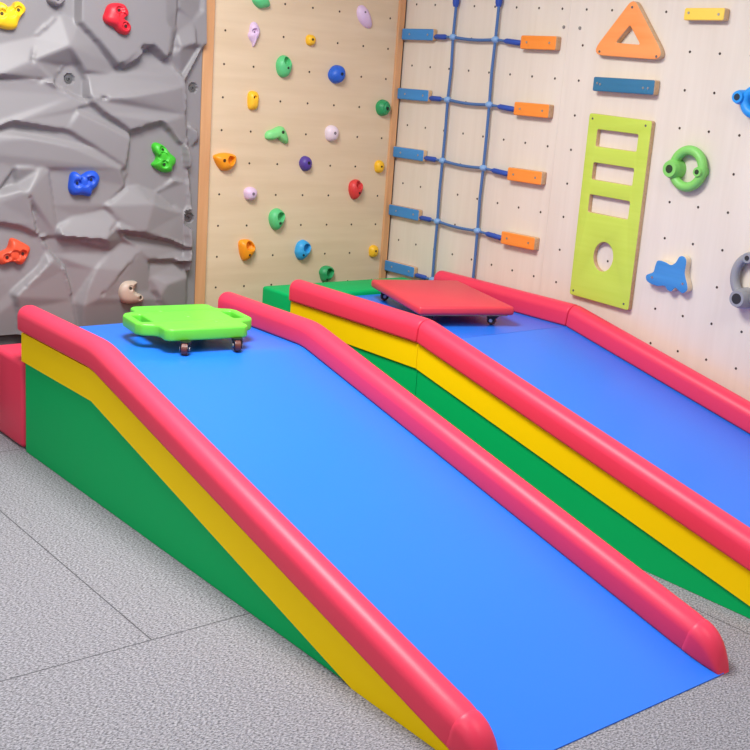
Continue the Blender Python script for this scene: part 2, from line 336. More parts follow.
# ------------------------------------------------------------------ rock wall
def rock_panel():
    x0, x1, z0, z1, st = 1.0, 2.752, .335, 2.2, .0055
    nx, nz = int((x1-x0)/st)+1, int((z1-z0)/st)+1
    gx, gz = np.meshgrid(np.linspace(x0, x1, nx), np.linspace(z0, z1, nz))
    H = np.full(gx.shape, 3.0)
    # facets beyond the surveyed ones: tilted cells
    rng = np.random.RandomState(3)
    sx = rng.uniform(x0, x1, 60); sz = rng.uniform(z0, z1, 60); sh = rng.uniform(4, 7, 60); ta = rng.uniform(-16, 16, 60); tb = rng.uniform(-16, 16, 60)
    d = (gx[..., None]-sx)**2+(gz[..., None]-sz)**2
    k = d.argmin(-1)
    H = np.clip(sh[k]+ta[k]*(gx-sx[k])+tb[k]*(gz-sz[k]), 2, 9)
    for poly in ROCK:
        P = np.array(poly)
        px, pz, ph = P.T
        hh = np.full(gx.shape, float(ph.mean()))
        if np.ptp(ph) > .01:
            tri = tessellate_polygon([[Vector((p[0], p[1], 0)) for p in poly]])
            for (i0, i1, i2) in tri:
                x1_, z1_, x2_, z2_, x3_, z3_ = px[i0], pz[i0], px[i1], pz[i1], px[i2], pz[i2]
                D = (z2_-z3_)*(x1_-x3_)+(x3_-x2_)*(z1_-z3_)
                if abs(D) < 1e-9: continue
                l1 = ((z2_-z3_)*(gx-x3_)+(x3_-x2_)*(gz-z3_))/D; l2 = ((z3_-z1_)*(gx-x3_)+(x1_-x3_)*(gz-z3_))/D; l3 = 1-l1-l2
                w = (l1 > -1e-6) & (l2 > -1e-6) & (l3 > -1e-6)
                hh = np.where(w, l1*ph[i0]+l2*ph[i1]+l3*ph[i2], hh)
        ins = np.zeros(gx.shape, bool); n = len(px)
        for i in range(n):
            j = i-1
            c = ((pz[i] > gz) != (pz[j] > gz))
            with np.errstate(divide='ignore', invalid='ignore'):
                xx = (px[j]-px[i])*(gz-pz[i])/(pz[j]-pz[i])+px[i]
            ins ^= c & (gx < xx)
        H = np.where(ins, hh, H)
    for _ in range(4):
        Q = np.pad(H, 1, mode='edge')
        H = (Q[1:-1, 1:-1]*3+Q[:-2, 1:-1]+Q[2:, 1:-1]+Q[1:-1, :-2]+Q[1:-1, 2:])/7
    # recessed bolt seats
    for bx, bz in SEATS:
        r = np.hypot(gx-bx, gz-bz)
        H = np.where(r < .046, H*0+2.2, H); H = np.where(r < .022, 1.2, H)
    verts = [(a, YW-h/100, b) for a, b, h in zip(gx.ravel(), gz.ravel(), H.ravel())]
    faces = []; fm = None
    for j in range(nz-1):
        for i in range(nx-1):
            a = j*nx+i; faces.append((a, a+1, a+nx+1, a+nx))
    # skirt back to the wall so that the panel is a solid
    rim = list(range(nx))+[j*nx+nx-1 for j in range(1, nz)]+[(nz-1)*nx+i for i in range(nx-2, -1, -1)]+[j*nx for j in range(nz-2, 0, -1)]
    base = len(verts)
    for i in rim: verts.append((verts[i][0], 4.76, verts[i][2]))
    for k in range(len(rim)):
        k2 = (k+1) % len(rim); faces.append((rim[k2], rim[k], base+k, base+k2))
    o = link_mesh('rock_climbing_panel', verts, faces, M['rock'], smooth=True)
    try: o.data.set_sharp_from_angle(angle=math.radians(30))
    except Exception: pass
    return o, (lambda x, z: float(H[min(max(int(round((z-z0)/st)), 0), nz-1), min(max(int(round((x-x0)/st)), 0), nx-1)])/100)
SEATS = [(2.115, 1.411), (2.709, 1.405), (2.71, .817)]
rock, rock_h = rock_panel()
tag(rock, 'grey moulded rock climbing panel with angular facets on the back wall', 'climbing wall')
for bx, bz in SEATS:
    bm = bmesh.new(); cyl(bm, (bx, YW-.012, bz), (bx, YW-.016, bz), .018, seg=24)
    cyl(bm, (bx, YW-.016, bz), (bx, YW-.020, bz), .010, .008, seg=6)
    s = obj('bolt_washer', bm, M['dsteel'], rock)
    bm = bmesh.new(); cyl(bm, (bx, YW-.019, bz), (bx, YW-.0204, bz), .004, seg=12); obj('bolt_socket', bm, M['black'], s)

# ------------------------------------------------------------------ drilled panels
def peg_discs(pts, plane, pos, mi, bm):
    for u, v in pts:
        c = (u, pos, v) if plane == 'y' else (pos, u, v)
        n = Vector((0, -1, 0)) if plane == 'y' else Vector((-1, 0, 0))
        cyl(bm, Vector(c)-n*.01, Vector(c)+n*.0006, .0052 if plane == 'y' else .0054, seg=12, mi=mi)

cw = empty('plywood_climbing_panel', (3.35, YW, 0))
def put(o, root):                       # keep world coordinates while parenting
    o.parent = root; o.matrix_parent_inverse = Matrix.Translation(-root.location) if not root.rotation_euler.z else (Matrix.Translation(root.location) @ Matrix.Rotation(root.rotation_euler.z, 4, 'Z')).inverted()
    return o
bm = bmesh.new(); box(bm, 2.81, 3.90, YW, 4.76, 0, 2.4)
hp = [(2.881+.1612*k, 1.818+.1492*2-.1492*m-.013*(.161*k)) for k in range(7) for m in range(14) if 1.818+.1492*2-.1492*m > .1]
peg_discs(hp, 'y', YW, 1, bm)
put(obj('drilled_board', bm, [M['ply'], M['hole']]), cw)
for a, b, yf in ((2.756, 2.812, .022), (3.898, 3.938, .012)):
    bm = bmesh.new(); box(bm, a, b, YW-yf, 4.76, 0, 2.4, .004)
    put(obj('frame_strip', bm, M['strip']), cw)
tag(cw, 'tall drilled birch plywood panel with orange wooden edge strips', 'climbing panel')

def right_holes(y0, y1):
    out = []
    for k in range(-1, 24):
        y = 4.616-.1413*k
        if not (y0+.008 < y < y1-.008): continue
        for m in range(13):
            z = 1.862+.149*2-.1495*m+.021*(y-3.6)
            if .1 < z: out.append((y, z))
    return out
for y0, y1, lab in ((3.5802, 4.692, 'pale drilled plywood wall panel behind the blue rope ladder'), (1.2, 3.5798, 'pale drilled plywood wall panel behind the lime board and orange triangle')):
    bm = bmesh.new(); box(bm, XW, 3.975, y0, y1, 0, 2.4, .0004, 1)
    peg_discs(right_holes(y0, y1), 'x', XW, 1, bm)
    tag(obj('drilled_wall_panel', bm, [M['peg'], M['hole']]), lab, 'wall panel')

# ------------------------------------------------------------------ climbing holds
def hold_mesh(name, outline, depth, base, color, pockets=(), power=2.6, lean=(0, 0), ridge=None, flat=0.0, seg_r=32, face=None):
    """outline: loop of (u,v) offsets from the centre; a dome of given depth whose pockets are pressed in. base(u,v,w) -> world."""
    n = len(outline); verts = []; faces = []; fm = []
    rs = [i/seg_r for i in range(seg_r+1)]
    def hgt(u, v, r):
        h = depth*(1-r**power)**(1/power*1.25) if r < 1 else 0
        if ridge: h *= ridge(u, v)
        for (pu, pv, pr, pd) in pockets:
            d = math.hypot(u-pu, v-pv)/pr
            s = max(0, min(1, (1.1-d)/.22)); s = s*s*(3-2*s)
            h -= pd*s
        return max(h, .001 if r < 1 else 0)
    verts.append((0, 0, hgt(0, 0, 0)))
    for r in rs[1:]:
        e = r**.8
        for (u, v) in outline:
            k = hgt(u*e, v*e, e)
            verts.append((u*e+lean[0]*k, v*e+lean[1]*k, k))
    for k in range(n): faces.append((0, 1+k, 1+(k+1) % n))
    for i in range(seg_r-1):
        for k in range(n):
            a = 1+i*n+k; b = 1+i*n+(k+1) % n
            faces.append((a, a+n, b+n, b))
    vv = [base(*p) for p in verts]
    return link_mesh(name, vv, faces, HM[color], smooth=True)

def ell(a, b, n=40, rot=0, e=2.0, wob=0, ph=0):
    out = []
    for k in range(n):
        t = 2*PI*k/n; c, s = math.cos(t), math.sin(t)
        r = 1/((abs(c)**e+abs(s)**e)**(1/e)); r *= 1+wob*math.sin(3*t+ph)+wob*.6*math.sin(5*t+2.1*ph)
        x, y = a*r*c, b*r*s
        out.append((x*math.cos(rot)-y*math.sin(rot), x*math.sin(rot)+y*math.cos(rot)))
    return out

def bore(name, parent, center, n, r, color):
    """bolt hole: a short solid plug, its shade put into a darkened hold colour"""
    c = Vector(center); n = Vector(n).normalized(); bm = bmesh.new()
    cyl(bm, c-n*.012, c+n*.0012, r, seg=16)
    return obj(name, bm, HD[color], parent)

def wall_hold(cx, cz, a, b, depth, color, label, pockets=(), rot=0, e=2.0, wob=.02, ph=0, bolt=(0, 0), br=.006, outline=None, lean=(0, 0), power=2.6, cat='climbing hold', ridge=None):
    cx += .013; depth *= .72; pockets = [(p[0]-.007, p[1], p[2], p[3]*1.45) for p in pockets]; bolt = (bolt[0]-.008, bolt[1])
    base = lambda u, v, w: (cx+u, YW-w, cz+v)
    ol = [tuple(Vector(p).lerp(Vector(outline[(i+1) % len(outline)]), q)) for i, p in enumerate(outline) for q in (0, .5)] if outline else ell(a, b, 72, rot, e, wob, ph)
    o = hold_mesh('climbing_hold', ol, depth, base, color, pockets, power, lean, ridge)
    # bolt hole sits on the surface found by the nearest vertex
    best = min(o.data.vertices, key=lambda v: (v.co.x-cx-bolt[0])**2+(v.co.z-cz-bolt[1])**2)
    bore('bolt_hole', o, best.co, (lean[0]*.5, -1, lean[1]*.5), br, color)
    tag(o, label, 'climbing hold', None)
    return o
LN = (-.12, .02)
tw = smooth_loop
wall_hold(3.049, 1.815, .048, .032, .05, 'green', 'light green two-lobed hold at the very top of the plywood panel', rot=-.35, wob=.07, ph=1, bolt=(-.012, .01))
wall_hold(3.02, 1.664, .03, .05, .042, 'lilac', 'pale lilac pointed hold between the top green hold and the yellow block', outline=tw([(-.024, .012), (-.018, .045), (.006, .056), (.03, .03), (.03, .0), (.012, -.035), (.0, -.058), (-.008, -.04), (-.026, -.018), (-.03, -.004)], 4), pockets=[(.004, .012, .014, .012)], bolt=(.006, .01), br=.004, power=2)
wall_hold(3.345, 1.662, .026, .026, .038, 'yellow', 'small yellow round hold near the top of the plywood panel', bolt=(.006, .003), e=2.4)
wall_hold(3.668, 1.801, .03, .05, .042, 'lilac', 'pale lilac wedge hold near the top right corner of the plywood panel', outline=tw([(-.05, .02), (-.04, .045), (-.008, .05), (.025, .02), (.046, -.025), (.044, -.052), (.012, -.054), (-.022, -.034), (-.042, -.01)], 4), bolt=(-.008, .018), br=.005, power=2)
wall_hold(3.196, 1.53, .042, .052, .055, 'green', 'mint green hold with a deep upper pocket above the pale green twin-lobe', pockets=[(.012, .024, .019, .026)], bolt=(.012, -.006), br=.0055, wob=.02)
wall_hold(3.513, 1.512, .048, .044, .065, 'blue', 'dark blue domed hold with one bolt hole, high on the plywood panel', bolt=(.012, .003), br=.008, rot=.5)
wall_hold(3.03, 1.364, .028, .044, .045, 'yellow', 'yellow squarish block hold between the mint pocket hold and the orange one', e=3.2, pockets=[(.006, .014, .009, .008)], bolt=(.006, .014), br=.005)
wall_hold(3.823, 1.363, .042, .042, .058, 'dgreen', 'dark green round hold ringed by grooves beside the right edge strip', bolt=(.012, -.002), br=.0085, ridge=lambda u, v: 1+.045*math.sin(math.hypot(u-.01, v)*420))
wall_hold(3.18, 1.212, .06, .04, .045, 'lgreen', 'pale green bent two-lobed hold in the middle of the plywood panel', outline=tw([(-.07, -.004), (-.066, -.024), (-.035, -.03), (-.004, -.018), (.022, -.034), (.055, -.046), (.064, -.03), (.052, .004), (.03, .034), (.002, .036), (-.03, .022), (-.058, .012)], 4), bolt=(.022, .012), br=.008)
wall_hold(3.505, 1.225, .038, .04, .05, 'white', 'whitish pink round hold right of centre on the plywood panel', bolt=(.008, .002), br=.0075, e=2.3)
wall_hold(2.888, 1.078, .062, .042, .055, 'orange', 'orange half-moon hold with two holes beside the left edge strip', outline=tw([(-.062, .02), (-.04, .034), (0, .04), (.045, .034), (.062, .018), (.05, -.02), (.022, -.042), (-.016, -.042), (-.042, -.018)], 4), pockets=[(.028, .006, .02, .022), (.038, .012, .012, .014)], bolt=(-.012, .006), br=.0075)
wall_hold(3.355, 1.073, .034, .038, .05, 'purple', 'dark purple oval hold, the only purple one', bolt=(.008, .006), br=.008, rot=.3)
wall_hold(3.68, 0.946, .043, .05, .055, 'red', 'red pocket hold low on the right half of the plywood panel', outline=tw([(-.042, .012), (-.032, .038), (-.004, .05), (.026, .044), (.042, .02), (.034, -.018), (.008, -.05), (-.016, -.05), (-.036, -.02)], 4), pockets=[(.013, .022, .020, .026), (.03, .03, .012, .014)], bolt=(.012, -.016), br=.006)
wall_hold(3.828, 1.063, .028, .033, .042, 'yellow', 'small yellow hold beside the right edge strip, above the red hold', bolt=(.006, .002), br=.0055, e=2.4)
wall_hold(3.038, .926, .034, .033, .05, 'lilac', 'pale lilac round hold between the two orange holds', bolt=(.008, .002), br=.0075, e=2.3, wob=.03)
wall_hold(3.2, .8, .044, .052, .056, 'green', 'mint green pocket hold between the lilac and the sky blue hold', outline=tw([(-.046, .01), (-.034, .04), (0, .054), (.034, .038), (.044, .012), (.03, -.028), (.004, -.054), (-.02, -.048), (-.038, -.024)], 4), pockets=[(.014, .014, .021, .026), (.028, .02, .012, .014)], bolt=(.008, -.016), br=.007)
wall_hold(3.368, .641, .046, .05, .056, 'sky', 'sky blue pocket hold low in the middle of the plywood panel', outline=tw([(-.046, -.002), (-.034, .036), (0, .052), (.034, .036), (.046, .01), (.03, -.026), (-.006, -.052), (-.03, -.042), (-.042, -.022)], 4), pockets=[(.014, .012, .021, .026), (.028, .018, .012, .014)], bolt=(-.006, -.02), br=.006)
wall_hold(3.032, .655, .042, .05, .058, 'orange', 'orange tall pocket hold above the green block, lowest on the left', outline=tw([(-.045, .04), (-.02, .05), (.022, .044), (.046, .01), (.03, -.026), (.008, -.05), (-.018, -.054), (-.034, -.03), (-.044, .004)], 4), pockets=[(.008, .02, .021, .026), (.022, .012, .014, .014)], bolt=(.006, -.022), br=.006)
wall_hold(3.83, .618, .028, .033, .042, 'yellow', 'small yellow hold beside the right edge strip, lowest of the yellow ones', bolt=(.006, .004), br=.0055, e=2.6)
wall_hold(3.526, .512, .042, .042, .056, 'dgreen', 'green pocket hold just above the red rail, lowest on the plywood panel', outline=tw([(-.044, .012), (-.03, .034), (0, .042), (.034, .032), (.044, .008), (.028, -.026), (.0, -.044), (-.026, -.036), (-.038, -.01)], 4), pockets=[(.012, .008, .022, .024), (.026, .01, .012, .012)], bolt=(-.004, -.024), br=.006)

RH = {'yellow': ('ryel', 'yellow three-lobed hold on the grey rock panel'), 'red': ('rred', 'crimson two-hole hold high on the grey rock panel'),
      'blue': ('rblue', 'royal blue heart-shaped hold on the grey rock panel'), 'green': ('rgreen', 'bright green curved hold on the grey rock panel near its edge'),
      'orange': ('rorange', 'reddish orange two-hole hold above the left end of the red rail'), 'beige': ('beige', 'beige two-hole hold on the rock just behind the green scooter board'),
      'gray': ('rgray', 'grey hold cut off by the top of the photo, on the rock panel')}
for k, (ol, bh) in ROCK_HOLDS.items():
    col, lab = RH[k]
    cx = sum(p[0] for p in ol)/len(ol); cz = sum(p[1] for p in ol)/len(ol)
    loc = smooth_loop([(p[0]-cx, p[1]-cz) for p in ol], 4)
    smp = [(u*q, v*q) for u, v in loc[::3] for q in (.35, .7, .95)]
    A = np.array([(u, v, 1) for u, v in smp]); hh = np.array([rock_h(cx+u, cz+v) for u, v in smp])
    pc = np.linalg.lstsq(A, hh, rcond=None)[0]; pc[:2] *= .6
    off = float(np.percentile(hh-A@pc, 15))-.003
    seat = lambda u, v: pc[0]*u+pc[1]*v+pc[2]+off
    bl = [(x-cx, z-cz) for x, z in bh]
    mean = [(sum(b[0] for b in bl)/len(bl), sum(b[1] for b in bl)/len(bl))]
    pk = [(b[0], b[1], .016, .012) for b in bl]+([(mean[0][0], mean[0][1], .022, .008)] if len(bl) > 1 else [])
    if k == 'beige': pk = [(mean[0][0]+.012, mean[0][1]+.013, .026, .026), (bl[0][0], bl[0][1], .012, .006), (bl[1][0], bl[1][1], .012, .006)]
    o = hold_mesh('climbing_hold', loc, .046, lambda u, v, w: (cx+u, YW-seat(u, v)-w, cz+v), col, pk, 3.2)
    for b in bl:
        best = min(o.data.vertices, key=lambda q: (q.co.x-cx-b[0])**2+(q.co.z-cz-b[1])**2)
        bore('bolt_hole', o, best.co, (0, -1, 0), .007, col)
    tag(o, lab, 'climbing hold')

# ------------------------------------------------------------------ wall blocks, triangle, boards on the right wall
def on_right(u, v, w): return Vector((XW-w, u, v))     # u = world y, v = world z, w = out of the wall
def wood_block(y0, y1, z0, z1, t, paint, label, group, screws, name='wooden_block', cat='wooden block', slope=0):
    ym, zm = (y0+y1)/2, (z0+z1)/2
    root = empty(name, (XW, ym, zm))
    poly = rounded([(y0, z0), (y1, z0), (y1, z1), (y0, z1)], .008, 3)
    put(plate('painted_front', [poly], t, .005, on_right, [M[paint], M['raw']], side_mi=1), root)
    for sy, sz in screws:
        bm = bmesh.new(); cyl(bm, (XW-t+.001, sy, sz), (XW-t-.0015, sy, sz), .006, .005, 14)
        cyl(bm, (XW-t-.0014, sy, sz), (XW-t-.0018, sy, sz), .0025, seg=6)
        put(obj('screw', bm, M['steel']), root)
    tag(root, label, cat, group)
    return root
ZB = [1.735, 1.44, 1.143, .84, .542]
ordn = ['blue wooden block beside the top ladder rung', 'blue wooden block beside the second ladder rung from the top', 'blue wooden block beside the middle ladder rung',
        'blue wooden block beside the fourth ladder rung down', 'blue wooden block behind the red scooter board, lowest of its column']
for z, l in zip(ZB, ordn):
    wood_block(4.440, 4.682, z-.028, z+.028, .030, 'p_blue', l, 'blue blocks holding the rope ladder', [(4.48, z), (4.62, z)])
ordo = ['orange wooden block beside the top ladder rung', 'orange wooden block beside the second ladder rung from the top', 'orange wooden block beside the middle ladder rung', 'orange wooden block just above the rail, lowest of its column']
for z, l in zip([1.713, 1.418, 1.119, .819], ordo):
    wood_block(3.612, 3.830, z-.03, z+.03, .036, 'p_orange', l, 'orange blocks holding the rope ladder', [(3.79, z), (3.65, z)])
wood_block(2.76, 2.947, 1.815, 1.862, .036, 'p_yel', 'yellow wooden bar at the top of the wall', None, [(2.925, 1.843), (2.785, 1.838)], 'wooden_bar', 'wooden bar')
wood_block(3.045, 3.371, 1.52, 1.58, .038, 'p_teal', 'dark blue stained bar between the triangle and the lime board', None, [(3.347, 1.554), (3.33, 1.55), (3.075, 1.546), (3.1, 1.546)], 'wooden_bar', 'wooden bar')

root = empty('wooden_triangle', (XW, 3.21, 1.74))
outer = rounded([(3.213, 1.905), (3.412, 1.670), (3.008, 1.659)], .035, 6)
hole = rounded([(3.214, 1.793), (3.28, 1.722), (3.148, 1.717)], .006, 3)
put(plate('triangle_board', [outer, hole], .032, .004, on_right, [M['p_tri'], M['raw']], side_mi=1), root)
for y, z in ((3.213, 1.865), (3.36, 1.684), (3.058, 1.673)):
    bm = bmesh.new(); cyl(bm, (XW-.031, y, z), (XW-.0333, y, z), .006, .005, 14); put(obj('screw', bm, M['dsteel']), root)
tag(root, 'orange rounded triangle of wood with a small triangular cut-out', 'wooden triangle')

root = empty('cutout_board', (XW, 3.21, 1.02))
outer = rounded([(3.381, 1.427), (3.042, 1.417), (3.04, .62), (3.377, .629)], .012, 4)
slots = [rounded([(3.327, b), (3.327, a), (3.104, a-.004), (3.104, b-.004)], .008, 3) for a, b in ((1.362, 1.29), (1.221, 1.148), (1.083, 1.006))]
hole = [(3.211+.054*math.cos(t), .825+.064*math.sin(t)) for t in [2*PI*k/40 for k in range(40)]]
put(plate('lime_board', [outer]+slots+[hole], .026, .003, on_right, [M['p_lime'], M['raw']], side_mi=1), root)
for y, z in ((3.36, 1.405), (3.072, 1.396), (3.356, .65), (3.068, .644)):
    bm = bmesh.new(); cyl(bm, (XW-.025, y, z), (XW-.0273, y, z), .0055, .0045, 14); put(obj('screw', bm, M['dsteel']), root)
tag(root, 'tall lime green board with three slots and a round hole', 'climbing board')

an = [(2.9, .857), (2.866, .857), (2.836, .850), (2.816, .863), (2.802, .888), (2.781, .892), (2.767, .876), (2.767, .834), (2.76, .811), (2.749, .789), (2.745, .766), (2.764, .75), (2.787, .758), (2.802, .764), (2.818, .747), (2.838, .751), (2.854, .763), (2.883, .757), (2.914, .759), (2.942, .769), (2.946, .791), (2.916, .808), (2.91, .834)]
root = empty('animal_shaped_board', (XW, 2.84, .82))
put(plate('blue_board', [smooth_loop([(2.846+(y-2.843)*1.05+.008, .82+(z-.82)*1.05) for y, z in an], 4)], .036, .003, on_right, [M['p_blue'], M['p_edge']], side_mi=1), root)
for y, z in ((2.931, .785), (2.776, .785)):
    bm = bmesh.new(); cyl(bm, (XW-.035, y, z), (XW-.0375, y, z), .006, .005, 14); put(obj('screw', bm, M['steel']), root)
tag(root, 'small blue wavy animal-shaped board right of the lime board', 'wooden shape')

for y, z, l in ((3.606, 1.784, 'small steel wall bolt nearer the orange block'), (3.512, 1.781, 'small steel wall bolt nearer the orange triangle')):
    bm = bmesh.new(); cyl(bm, (XW, y, z), (XW-.003, y, z), .0075, seg=20); cyl(bm, (XW-.003, y, z), (XW-.007, y, z), .0055, .005, 6)
    tag(obj('wall_bolt', bm, M['nut']), l, 'bolt', 'steel wall bolts')

# ring holds
def ring_hold(cy, cz, ry, rz, rt, color, label, knobs, tilt=0):
    root = empty('ring_hold', (XW, cy, cz))
    bm = bmesh.new()
    pts = [(XW-rt*1.25, cy+ry*math.cos(t)*math.cos(tilt)-rz*math.sin(t)*math.sin(tilt), cz+ry*math.cos(t)*math.sin(tilt)+rz*math.sin(t)*math.cos(tilt)) for t in [2*PI*k/48 for k in range(48)]]
    tube(bm, pts, rt, 14, True)
    put(obj('ring', bm, HM[color], smooth=True), root)
    for (ky, kz, r, ln, br) in knobs:
        bm = bmesh.new()
        cyl(bm, (XW, ky, kz), (XW-ln*.7, ky, kz), r*1.12, r*1.05, 26); cyl(bm, (XW-ln*.7, ky, kz), (XW-ln, ky, kz), r*1.05, r*.86, 26)
        k = put(obj('knob', bm, HM[color], smooth=True), root)
        bm = bmesh.new(); cyl(bm, (XW-ln+.01, ky, kz), (XW-ln-.0008, ky, kz), br, seg=20)
        b = obj('bolt_hole', bm, HD[color]); b.parent = k; b.matrix_parent_inverse = k.matrix_world.inverted()
    tag(root, label, 'climbing hold')
ring_hold(2.836, 1.244, .070, .073, .0195, 'ringgreen', 'light green ring hold with two knobs right of the lime board', [(2.902, 1.236, .037, .058, .017), (2.774, 1.237, .021, .05, .010)])
ring_hold(2.474, .862, .074, .084, .019, 'ringgray', 'grey ring hold with two knobs at the right edge of the photo', [(2.497, .779, .037, .07, .021), (2.49, .938, .022, .052, .010)])
ring_hold(2.565, 1.522, .052, .045, .02, 'ringblue', 'bright blue ring hold above the grey one, cut by the photo edge', [(2.637, 1.535, .026, .055, .013), (2.51, 1.50, .03, .055, .013)])

# ------------------------------------------------------------------ rope ladder
lad = empty('rope_ladder', (XW, 4.12, 1.2))
RX = XW-.025
zl = [1.727, 1.43, 1.133, .83, .53]; yl, yr = 4.297, 4.003
def sag(p, q, d, n=10):
    p, q = Vector(p), Vector(q); return [p.lerp(q, i/n)-Vector((0, 0, d*math.sin(PI*i/n))) for i in range(n+1)]
for yy, off in ((yl, 0), (yr, -.004)):
    bm = bmesh.new()
    pts = [(RX, yy, 2.36)]
    for i, z in enumerate(zl):
        pts.append((RX+random.uniform(-.003, .003), yy+random.uniform(-.006, .006), z+off+.15)); pts.append((RX, yy, z+off))
    pts.append((RX, yy, .5))
    tube(bm, pts, .0072, 10); put(obj('vertical_rope', bm, M['rope'], smooth=True), lad)
    bm = bmesh.new(); tube(bm, [(RX, yy, 1.868), (RX, yy, 1.885), (RX, yy, 1.98), (RX, yy, 1.99)], [.012, .017, .017, .012], 12); put(obj('rope_sleeve', bm, M['sleeve'], smooth=True), lad)
for i, z in enumerate(zl):
    zr = z-.006
    if i < 4:
        bm = bmesh.new(); tube(bm, sag((RX, yl, z), (RX, yr, zr), .007), .0072, 10); put(obj('rope_rung', bm, M['rope'], smooth=True), lad)
    for yy, zz in ((yl, z), (yr, zr)):
        bm = bmesh.new(); ball(bm, (RX, yy, zz), .017, (1.05, 1.2, .95)); put(obj('rope_joint', bm, M['joint'], smooth=True), lad)
    # ties to the blocks on either side
    ties = [((RX, yl, z), (XW-.02, 4.438, z))]
    if i < 4: ties.append(((RX, yr, zr), (XW-.02, 3.832, z-.018)))
    for p, q in ties:
        p, q = Vector(p), Vector(q)
        bm = bmesh.new(); tube(bm, [p, p.lerp(q, .5), q], .006, 10)
        t = put(obj('side_tie', bm, M['rope'], smooth=True), lad)
        bm = bmesh.new(); tube(bm, [p.lerp(q, .34), p.lerp(q, .42), p.lerp(q, .9), p.lerp(q, .97)], [.007, .0125, .0125, .007], 12)
        s = obj('tie_sleeve', bm, M['sleeve'], smooth=True); s.parent = t; s.matrix_parent_inverse = t.matrix_world.inverted()
tag(lad, 'blue rope ladder net stretched between blue and orange blocks', 'rope ladder')
bpy.context.view_layer.update()

# ------------------------------------------------------------------ slides
def path_pts(yb, ym, yf, H, soft=.05, n=6):
    k = H/(ym-yf)
    P = [Vector((yb, H))]
    a, m, c = Vector((ym+soft, H)), Vector((ym, H)), Vector((ym-soft, H-k*soft))
    for i in range(n+1):
        s = i/n; P.append((1-s)**2*a+2*s*(1-s)*m+s*s*c)
    P.append(Vector((yf, 0)))
    return P

def densify(P, step=.03):
    out = [P[0]]
    for a, b in zip(P, P[1:]):
        n = max(1, int((b-a).length/step))
        out += [a.lerp(b, (i+1)/n) for i in range(n)]
    return out

def rail_ring(w, h, rt=.040, rb=.012, seg=7):
    rt = min(rt, h*.6, w*.45); rb = min(rb, h*.25)
    pts = []
    def arc(cx, cn, r, a0):
        for i in range(seg+1):
            a = a0+PI/2*i/seg; pts.append((cx+r*math.cos(a), cn+r*math.sin(a)))
    arc(w/2-rt, h-rt, rt, 0); arc(-w/2+rt, h-rt, rt, PI/2); arc(-w/2+rb, rb, rb, PI); arc(w/2-rb, rb, rb, 1.5*PI)
    # soft belly on the sides and crown
    return [(x*(1+.02*math.sin(PI*min(max(n/h, 0), 1))), n) for x, n in pts]

def sweep(name, pts, nrm, w, hs, ins, m, xc, parent):
    """pts in (y,z), nrm unit normals, hs heights, ins end insets"""
    bm = bmesh.new(); rings = []
    for p, n, h, q in zip(pts, nrm, hs, ins):
        ring = []
        for x, nn in rail_ring(w-2*q, max(h-q*1.0, .002)):
            ring.append(bm.verts.new((xc+x, p.x+n.x*nn, p.y+n.y*nn)))
        rings.append(ring)
    for A, B in zip(rings, rings[1:]):
        k = len(A)
        for i in range(k): bm.faces.new((A[i], A[(i+1) % k], B[(i+1) % k], B[i]))
    bm.faces.new(rings[0]); bm.faces.new(rings[-1][::-1])
    return put(obj(name, bm, m, smooth=True), parent)

def normals(P, n0=None, n1=None):
    N = []
    for i in range(len(P)):
        t = P[min(i+1, len(P)-1)]-P[max(i-1, 0)]; t.normalize()
        n = Vector((t.y, -t.x)); 
        if n.y < 0: n = -n
        N.append(n)
    if n0: N[0] = n0
    if n1: N[-1] = n1
    return N

def end_rounding(P, N, h, first=True, last=True, r=.012):
    """insert shrinking rings near the open ends so that they read as stuffed vinyl ends"""
    pts, ns, ins = list(P), list(N), [0]*len(P)
    def add(at_start):
        a = pts[0] if at_start else pts[-1]; b = pts[1] if at_start else pts[-2]; n = ns[0] if at_start else ns[-1]
        d = (b-a).normalized(); new = []
        for s in (0, .12, .4, .75, 1.0):
            new.append((a+d*r*s, r*(1-math.sqrt(max(0, 1-(1-s)**2)))))
        if at_start:
            pts[:1] = [p for p, q in new]; ns[:1] = [n]*5; ins[:1] = [q for p, q in new]
        else:
            new = new[::-1]; pts[-1:] = [p for p, q in new]; ns[-1:] = [n]*5; ins[-1:] = [q for p, q in new]
    if first: add(True)
    if last: add(False)
    return pts, ns, ins

def rail(parent, xc, w, h, P, front_cap=0, n0=None, n1=None, step=.03, r0=True, r1=True):
    P = densify(P, step)
    if front_cap:
        # split off the tapered end piece
        L = 0; k = len(P)-1
        while L < front_cap: L += (P[k]-P[k-1]).length; k -= 1
        body, tip = P[:k+1], P[k:]
    else: body, tip = P, None
    N = normals(body, n0, n1)
    pts, ns, ins = end_rounding(body, N, h, r0, r1 and not tip, .008)
    if tip:   # small dent at the seam
        ins[-1] = .002; pts[-1] = pts[-1]; 
    o = sweep('side_rail', pts, ns, w, [h]*len(pts), ins, M['red'], xc, parent)
    if tip:
        tot = (tip[-1]-tip[0]).length; a, b = tip[0], tip[-1]; n = N[-1]
        pp = [a.lerp(b, s) for s in (0, .02, .1, .2, .32, .45, .58, .7, .8, .88, .94, .98, 1)]
        ss = [(q-a).length/tot for q in pp]
        hs = [h*max(.03, (1-s**2.4)**.62) for s in ss]
        ii = [.002, .0005, .0005, .001, .002, .004, .006, .009, .012, .015, .018, .021, .026]
        # shear normals to upright at the very tip
        c = sweep('end_cap', pp, [n]*len(pp), w, hs, ii, M['red'], xc, parent)
        c.parent = o; c.matrix_parent_inverse = (parent.matrix_world.inverted() @ Matrix()).copy() if False else c.matrix_parent_inverse
        c.matrix_parent_inverse = o.matrix_world.inverted()
    return o

W = .090; HR = .097
